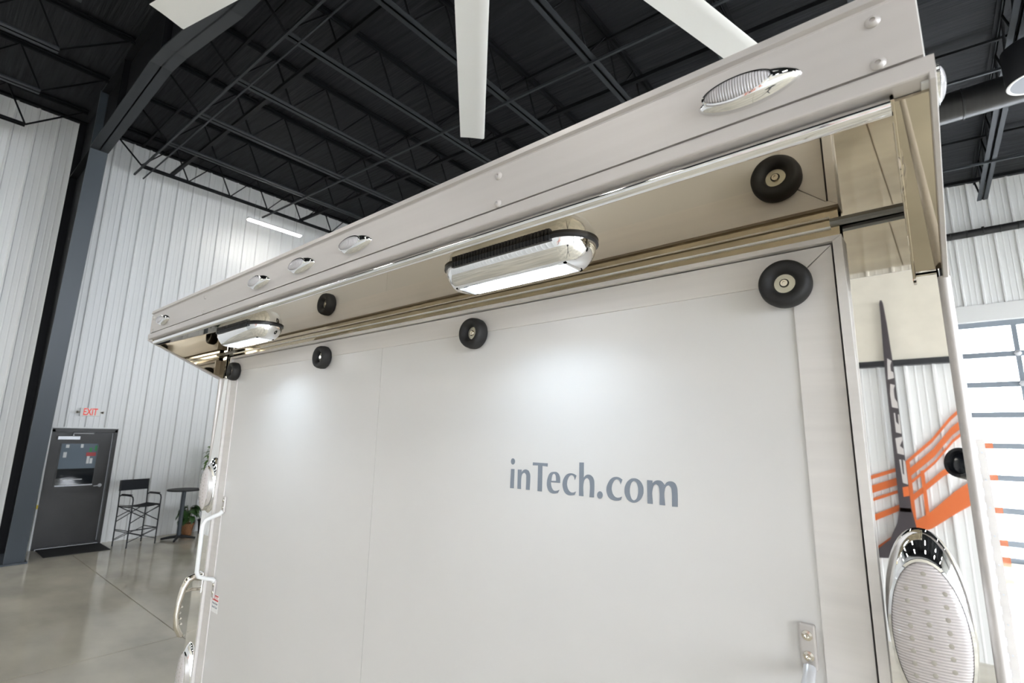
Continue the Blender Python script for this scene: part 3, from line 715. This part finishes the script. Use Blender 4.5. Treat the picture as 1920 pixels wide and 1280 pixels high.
# ================================================================== THINGS IN THE HALL
# ceiling fan with six blades
fx0, fy0, fz0 = -0.428, 0.645, 5.50
fan = empty('ceiling_fan', (fx0, fy0, fz0)); tag(fan, 'large white six-blade ceiling fan hanging from the dark roof beam', 'fan')
MB().lathe([(0.0, -.14), (.16, -.14), (.24, -.10), (.26, -.02), (.26, .04), (.20, .09), (.09, .12), (.08, .30), (0, .30)], (0, 0, 0), (0, 0, 1), 36).build('motor_hub', 'fan_grey', fan, smooth=True)
MB().tube([(0, 0, .25), (0, 0, 0.62)], .04, 14).build('down_rod', 'fan_grey', fan)
bl = MB(); sec = [(-.135, -.004), (-.10, .010), (-.03, .024), (.05, .022), (.135, .002), (.135, -.003), (.04, -.002), (-.05, -.006), (-.12, -.010)]
bl.prism(sec, 'x', 0.34, 2.88)
BL = bl.data('blade', 'fan_white', True, 50)
ARM = MB().box(.2, .5, -.05, .05, -.02, .02).data('blade_arm', 'fan_grey')
for k in range(6):
    an = math.radians(133.8 + 60 * k)
    b = place('blade', BL, fan, (0, 0, 0), (0, 0, an))
    place('blade_arm', ARM, b)

# LED strip lights: one in view by the ribbed wall, the rest over the floor behind the photographer and beyond the trailer
def strip_light(x, y, z, rz, label, ztop, glow='strip_glow'):
    o = empty('led_strip_light', (x, y, z), rz); tag(o, label, 'light', 'hanging LED strip lights')
    MB().prism([(-.065, .0), (.065, .0), (.045, .045), (-.045, .045)], 'y', -.64, .64).build('housing', 'trailer_white', o)
    if glow == 'strip_glow':      # side skirts added to keep light off the roof
        for sx in (-1, 1):
            a, b = sorted((sx * .078, sx * .070))
            MB().box(a, b, -.64, .64, -.045, .004).build('reflector', 'trailer_white', o)
    for dx in (-.034, .034):
        MB().tube([(dx, -.62, -.012), (dx, .62, -.012)], .016, 10).build('tube', glow, o, smooth=True)
    for dy in (-.5, .5):
        MB().tube([(0, dy, .04), (0, dy, ztop - z)], .003, 5).build('wire', 'black_plastic', o)
    return o
strip_light(-10.30, 4.08, 6.95, 0, 'glowing LED strip light hanging near the ribbed wall', roof(-10.3) - 0.77, 'strip_glow_soft')
strip_light(-10.30, 9.6, 6.95, 0, 'LED strip light by the ribbed wall, hidden beyond the trailer', roof(-10.3) - 0.77, 'strip_glow_soft')
strip_light(-10.30, -2.4, 6.95, 0, 'LED strip light by the ribbed wall, on the photographer side of the column', roof(-10.3) - 0.77, 'strip_glow_soft')  # lamp added out of view to brighten the wall left of the column
nm = ['first', 'second', 'third', 'fourth', 'fifth', 'sixth']
for r, yy in enumerate((-2.9, -5.6)):
    for c, xx in enumerate((-9.6, -5.4, -1.2, 2.6, 6.4, 10.0)):
        strip_light(xx, yy, 6.2, 0, '%s LED strip light from the ribbed wall in the %s row behind the photographer' % (nm[c], ('near', 'far')[r]), roof(xx) - 0.77)
for c, (xx, yy) in enumerate(((5.6, 2.2), (9.4, 2.2), (5.6, 8.5), (9.4, 8.5))):
    strip_light(xx, yy, 6.2, 0, ('near inner', 'near outer', 'far inner', 'far outer')[c] + ' LED strip light over the floor right of the trailer', roof(xx) - 0.77)

# exit sign
es = empty('exit_sign', (XW + .03, 1.425, 2.48)); tag(es, 'white exit sign with red letters above the bronze door', 'sign')
MB().box(0, .045, -.155, .155, -.075, .08).build('housing', 'exit_white', es, bevel=0.008)
ex_ = place('lettering', text_mesh('EXIT', 0.185, 'exit_red', bold=0.003, depth=0.002), es, (.047, 0, 0.002), (math.pi / 2, 0, math.pi / 2)); ex_.scale = (0.58, 1.0, 1.0)
for s in (-1, 1):
    MB().lathe([(.010, 0), (.012, .02), (.024, .035), (.026, .06), (.02, .065), (0, .065)], (.025, s * .15, .0), (0.25, s, 0), 18).build('emergency_lamp', 'nickel', es, smooth=True)

# door mat
mt = MB().prism([(XW + .06, .99), (XW + .86, .99), (XW + .86, 1.90), (XW + .06, 1.90)], 'z', 0.0, .012).build('floor_mat', 'mat_fibre'); tag(mt, 'flat black entrance mat on the floor before the exit door', 'mat')

# tall folding director's chair
def director_chair(loc, rz, label):
    """local: x = width (-.25 .. .25), y = front positive; z up"""
    c = empty('director_chair', loc, rz); tag(c, label, 'chair', 'tall folding director chairs')
    W2, D2 = 0.255, 0.215
    def T(path, nm, r=.0115, m='chair_black'): return MB().tube(path, r, 8).build(nm, m, c, smooth=True, angle=60)
    for s in (-1, 1):
        T([(s * W2, -D2, 0), (s * W2, -D2, .40), (s * W2, -D2, .75), (s * W2, -D2 - .03, 1.20)], 'back_leg')
        T([(s * W2, D2, 0), (s * W2, D2, .45), (s * W2, D2, .86), (s * W2, D2 - .02, .905), (s * W2, D2 - .06, .925), (s * W2, 0, .93), (s * W2, -D2 + .04, .925), (s * W2, -D2, .90)], 'front_leg')
        MB().box(s * W2 - .02, s * W2 + .02, -.14, .15, .938, .955).build('arm_pad', 'black_plastic', c, bevel=.006)
        T([(s * W2, -D2, .72), (s * W2, D2, .72)], 'seat_rail')
        T([(s * W2, -D2, .52), (s * W2, D2, .70)], 'side_brace', .008)
        T([(s * W2, -D2, .30), (s * W2, D2, .30)], 'side_stretcher', .008)
        T([(s * W2, -D2, .12), (s * W2, D2, .30)], 'side_brace', .006)
    for yy in (-D2, D2):
        T([(-W2, yy, .44), (W2, yy, .72)], 'cross_brace', .009)
        T([(W2, yy, .44), (-W2, yy, .72)], 'cross_brace', .009)
        T([(-W2, yy, .10), (W2, yy, .28)], 'lower_brace', .007)
        T([(W2, yy, .10), (-W2, yy, .28)], 'lower_brace', .007)
    MB().box(-W2, W2, D2 - .02, D2 + .02, .295, .312).build('foot_rest', 'chair_black', c, bevel=.003)
    # canvas seat sags a little; canvas back
    seat = MB(); rings = []
    for i in range(9):
        x = -W2 + 2 * W2 * i / 8; z = .745 - .03 * math.sin(math.pi * i / 8)
        rings.append([(x, -D2 + .02, z), (x, D2 - .0, z), (x, D2 - .0, z - .006), (x, -D2 + .02, z - .006)])
    seat.loft(rings).build('seat', 'canvas_black', c, smooth=True)
    bk = MB(); rings = []
    for i in range(9):
        x = -W2 - .015 + (2 * W2 + .03) * i / 8; y = -D2 - .03 - .02 * math.sin(math.pi * i / 8)
        rings.append([(x, y + .006, 1.00), (x, y, 1.20), (x, y - .006, 1.20), (x, y, 1.00)])
    bk.loft(rings).build('backrest', 'canvas_black', c, smooth=True)
    return c
ang = math.atan2(.485, -.14)       # width direction on the floor
director_chair((-10.745, 2.30, 0), ang - math.pi, 'tall black folding director chair beside the exit door')
director_chair((-10.50, 3.74, 0), ang - math.pi + .3, 'tall black folding director chair mostly hidden beyond the trailer edge')

# bistro table
bt = empty('bistro_table', (-10.70, 3.03, 0)); tag(bt, 'round black bar-height table on a slim pedestal', 'table')
MB().lathe([(0, .955), (.300, .955), (.306, .962), (.306, .975), (.300, .982), (0, .982)], (0, 0, 0), (0, 0, 1), 48).build('table_top', 'chair_black', bt, smooth=True)
MB().tube([(0, 0, .04), (0, 0, .95)], .038, 20).build('pedestal', 'steel_blue', bt, smooth=True)
MB().lathe([(.0, .94), (.14, .94), (.14, .955), (0, .955)], (0, 0, 0), (0, 0, 1), 24).build('top_plate', 'chair_black', bt)
for k in range(4):
    an = math.pi / 4 + k * math.pi / 2 + .25; dx, dy = math.cos(an), math.sin(an)
    MB().tube([(0, 0, .065), (dx * .15, dy * .15, .05), (dx * .30, dy * .30, .022)], [.034, .028, .020], 10).build('foot', 'chair_black', bt, smooth=True)

# plants
def leaf_mesh(L, Wd, m, curl):
    vs, fs = [], []
    n = 6
    for i in range(n + 1):
        t = i / n; wdt = Wd * math.sin(math.pi * min(1, t * .93 + .05)) ** .8 * (1 - .35 * t); x = L * t; z = curl * (t - t * t * 1.6) * L
        vs += [(x, -wdt, z + wdt * .25), (x, 0, z), (x, wdt, z + wdt * .25)]
    for i in range(n):
        for k in range(2): fs.append((i * 3 + k, i * 3 + k + 1, i * 3 + k + 4, i * 3 + k + 3))
    me = MB().add(vs, fs).data('leaf', m, True, 90); return me
LEAF_B = leaf_mesh(.19, .075, 'leaf_dark', .5); LEAF_S = leaf_mesh(.10, .032, 'leaf_light', .4)
p1 = empty('potted_plant', (-11.02, 3.28, 0)); tag(p1, 'low plant with broad dark green leaves in a terracotta pot', 'plant')
MB().lathe([(0, 0), (.085, 0), (.115, .22), (.125, .22), (.125, .25), (.112, .25), (.108, .225), (0, .225)], (0, 0, 0), (0, 0, 1), 28).build('pot', 'terracotta', p1, smooth=True)
MB().lathe([(0, .222), (.106, .226), (.05, .24), (0, .245)], (0, 0, 0), (0, 0, 1), 16).build('soil', 'soil', p1)
rnd = random.Random(3)
for k in range(30):
    an = rnd.uniform(0, 2 * math.pi); r = rnd.uniform(.02, .09); h = rnd.uniform(.33, .60)
    MB().tube([(0, 0, .23), (math.cos(an) * r * .5, math.sin(an) * r * .5, h * .7), (math.cos(an) * r, math.sin(an) * r, h)], .004, 5).build('stalk', 'stem', p1)
    place('leaf', LEAF_B, p1, (math.cos(an) * r, math.sin(an) * r, h), (rnd.uniform(-.4, .4), rnd.uniform(.0, .6), an + rnd.uniform(-.5, .5)))
p2 = empty('potted_tree', (-11.09, 3.64, 0)); tag(p2, 'tall light green leafy plant against the ribbed wall, half hidden by the trailer', 'plant')
MB().lathe([(0, 0), (.11, 0), (.14, .26), (.15, .26), (.15, .29), (.135, .29), (.13, .26), (0, .26)], (0, 0, 0), (0, 0, 1), 28).build('pot', 'chair_black', p2, smooth=True)
MB().tube([(0, 0, .2), (.02, -.02, .8), (0, 0, 1.4), (-.02, .02, 1.75)], [.016, .013, .010, .006], 8).build('trunk', 'stem', p2, smooth=True)
for k in range(110):
    an = rnd.uniform(0, 2 * math.pi); h = rnd.uniform(1.05, 1.82) if k % 8 else rnd.uniform(.6, .9); r = rnd.uniform(.04, .17) * (1 if 1.15 < h < 1.7 else .6)
    place('leaf', LEAF_S, p2, (math.cos(an) * r, math.sin(an) * r, h), (rnd.uniform(-.6, .6), rnd.uniform(-.3, 1.0), an + rnd.uniform(-.7, .7)))
    if k % 4 == 0: MB().tube([(0, 0, h - .1), (math.cos(an) * r, math.sin(an) * r, h)], .003, 5).build('twig', 'stem', p2)

# air duct, hose and drum pendant on the right
du = empty('air_duct', (0, 7.05, 6.42)); tag(du, 'long round black air duct hung below the roof joists', 'duct')
MB().tube([(XW + .5, 0, 0), (XR - .3, 0, 0)], .185, 28).build('duct_pipe', 'duct_black', du, smooth=True)
RINGM = MB().lathe([(.186, -.012), (.194, -.008), (.194, .008), (.186, .012)], (0, 0, 0), (1, 0, 0), 28).data('joint_ring', 'duct_black', True)
x = -10.0
while x < 11: place('joint_ring', RINGM, du, (x, 0, 0)); x += 1.2
for x in (-9, -5, -1, 3, 7, 10.5): MB().tube([(x, 0, .18), (x, 0, roof(x) - 6.45)], .004, 5).build('hanger_wire', 'black_plastic', du)
ho = empty('flexible_hose', (2.5, 12.40, 6.4)); tag(ho, 'black ribbed hose sagging along the end wall above the overhead door', 'hose')
pth = [(-6 + i * .25, 0.0, .18 * ((-6 + i * .25 + .3) / 3.0) ** 2 * .35) for i in range(49)]
MB().tube(pth, .075, 14).build('hose', 'rubber', ho, smooth=True)
HR = MB().lathe([(.074, -.012), (.085, 0), (.074, .012)], (0, 0, 0), (1, 0, 0), 16).data('hose_rib', 'rubber', True)
for i in range(48): place('hose_rib', HR, ho, pth[i])
for i in (2, 24, 46): MB().box(pth[i][0] - .02, pth[i][0] + .02, -.01, .235, pth[i][2] - .01, pth[i][2] + .10).build('bracket', 'steel_dark', ho)
pe = empty('pendant_drum', (2.53, 6.30, 6.03)); tag(pe, 'black drum pendant with a white underside at the upper right', 'pendant')
MB().lathe([(.20, 0), (.235, 0), (.240, .01), (.240, .42), (.20, .45), (0, .45), (0, .44), (.19, .44), (.20, .40)], (0, 0, 0), (0, 0, 1), 40).build('drum', 'black_plastic', pe, smooth=True)
MB().lathe([(0, .02), (.20, .02), (.21, .012), (.232, .004), (.236, .0), (.225, -.006), (.205, .0), (.19, .012), (0, .014)], (0, 0, 0), (0, 0, 1), 40).build('diffuser', 'diffuser', pe, smooth=True)
MB().lathe([(.012, -.004), (.012, .016), (0, .016)], (0, 0, 0), (0, 0, 1), 12).build('centre_screw', 'nickel', pe)
MB().tube([(0, 0, .44), (0, 0, roof(2.56) - .1 - 6.02)], .006, 6).build('hanger', 'black_plastic', pe)

# hockey stick and orange swoosh on the wall behind the photographer (seen in the polished post)
hs = empty('hockey_stick', (.57, YB + .08, 1.0)); tag(hs, 'giant dark hockey stick with pale lettering, mirrored in the polished post', 'hockey stick')
def hp(poly, nm, m, y0, y1):
    o = MB().prism(poly, 'y', y0, y1).build(nm, m, hs); o.location = (-.5, -(YB + .08), -1.0)
y0, y1 = YB + .095, YB + .14
hp([(.512, 4.50), (.522, 4.55), (.545, 4.55), (.555, 4.5), (.57, 4.2), (.585, 3.6), (.595, 1.65), (.47, 1.65), (.475, 2.05), (.485, 3.5), (.51, 4.3)], 'shaft', 'stick_dark', y0, y1)
hp([(.47, 1.70), (.595, 1.70), (.63, 1.40), (.60, 1.20), (.40, 1.06), (.16, 1.03), (.14, 1.10), (.33, 1.28), (.43, 1.50)], 'blade', 'stick_dark', y0, y1)
for pm in ([(.51, 3.40), (.58, 3.42), (.58, 3.50), (.555, 3.52), (.555, 3.60), (.575, 3.66), (.53, 3.70), (.52, 3.56)],
           [(.52, 3.02), (.585, 3.00), (.585, 3.08), (.56, 3.14), (.56, 3.26), (.58, 3.32), (.53, 3.34), (.515, 3.2)],
           [(.53, 2.68), (.588, 2.66), (.588, 2.92), (.575, 2.92), (.57, 2.78), (.545, 2.82), (.545, 2.94), (.53, 2.94)],
           [(.52, 2.40), (.59, 2.38), (.59, 2.46), (.555, 2.50), (.59, 2.58), (.59, 2.62), (.515, 2.60)],
           [(.54, 2.02), (.592, 2.00), (.592, 2.30), (.57, 2.32), (.565, 2.12), (.55, 2.14), (.55, 2.32), (.53, 2.32)]):
    hp(pm, 'pale_mark', 'stick_pale', y1, y1 + .004)
hp([(.53, 1.84), (.594, 1.86), (.594, 1.98), (.53, 1.96)], 'orange_band', 'orange', y1, y1 + .004)
sw = empty('orange_swoosh', (.6, YB + .05, 2.0)); tag(sw, 'orange curved stripes on the ribbed wall, mirrored in the polished post', 'wall graphic')
def stripe(pts, nm, dy=0.0):
    up = [(x, z + h / 2) for x, z, h in pts]; dn = [(x, z - h / 2) for x, z, h in pts]
    o = MB().prism(up + dn[::-1], 'y', YB + .0305, YB + .045 + dy).build(nm, 'orange', sw); o.location = (-.6, -(YB + .05), -2.0)
stripe([(-.6, 1.90, .05), (.1, 2.0, .05), (.58, 2.20, .05), (.96, 2.58, .05), (1.17, 2.86, .05), (1.6, 3.3, .05)], 'stripe')
stripe([(-.6, 1.73, .10), (.1, 1.84, .10), (.58, 2.05, .10), (.96, 2.42, .10), (1.17, 2.70, .10), (1.6, 3.1, .10)], 'stripe')
stripe([(-.6, 1.60, .04), (.1, 1.70, .04), (.58, 1.92, .04), (.96, 2.30, .04), (1.17, 2.58, .04), (1.6, 3.0, .04)], 'stripe')
stripe([(-.6, 1.30, .08), (.1, 1.45, .08), (.58, 1.72, .08), (1.02, 2.16, .08), (1.6, 2.6, .08)], 'stripe')
stripe([(-.6, .80, .14), (.1, .97, .14), (.58, 1.40, .12), (.85, 1.57, .20), (1.13, 1.83, .26), (1.6, 2.2, .30)], 'stripe')
stripe([(.66, 1.85, .9), (.70, 1.86, .9)], 'stripe', .006)
stripe([(.80, 1.85, .66), (.84, 1.87, .66)], 'stripe', .006)

# the photographer's camera on its tripod, mirrored in the polished post
pc = empty('camera_on_tripod', (CAM.x, CAM.y, 0)); tag(pc, 'black camera on a tripod, its lens mirrored in the polished post', 'camera')
def kp(bm, nm, m, **kw):
    o = bm.build(nm, m, pc, **kw); o.location = (-CAM.x, -CAM.y, 0); return o
B0 = CAM - FWD * 0.025
kp(MB().lathe([(0, -.012), (.030, -.010), (.033, 0), (.0405, .002), (.0415, -.004), (.0415, -.05), (.038, -.055), (.038, -.115), (0, -.115)], B0, FWD, 40), 'lens_barrel', 'black_plastic', smooth=True)
kp(MB().lathe([(0, -.006), (.02, -.007), (.030, -.0095)], B0, FWD, 32), 'front_glass', 'lens_glass', smooth=True)
Cb = B0 - FWD * 0.115
def obox(c, r, u, f):
    vs = [c + RIGHT * a + UP * b + FWD * d for a in (-r, r) for b in (-u, u) for d in (-f, f)]
    return MB().add(vs, [(0, 1, 3, 2), (4, 6, 7, 5), (0, 4, 5, 1), (2, 3, 7, 6), (0, 2, 6, 4), (1, 5, 7, 3)])
kp(obox(Cb - FWD * .035, .072, .048, .035), 'camera_body', 'black_plastic', bevel=.010)
kp(obox(Cb - FWD * .030 + UP * .058, .03, .018, .03), 'viewfinder_hump', 'black_plastic', bevel=.008)
foot = Cb - FWD * .035 - UP * .05
kp(MB().tube([foot, (foot.x, foot.y, 1.55)], .022, 14), 'tripod_column', 'black_plastic', smooth=True)
for k in range(3):
    an = math.radians(60 + 120 * k + 90)
    kp(MB().tube([(foot.x, foot.y, 1.62), (foot.x + .2 * math.cos(an), foot.y + .2 * math.sin(an), .8), (foot.x + .40 * math.cos(an), foot.y + .40 * math.sin(an), 0.012)], [.018, .015, .012], 10), 'tripod_leg', 'black_plastic', smooth=True)
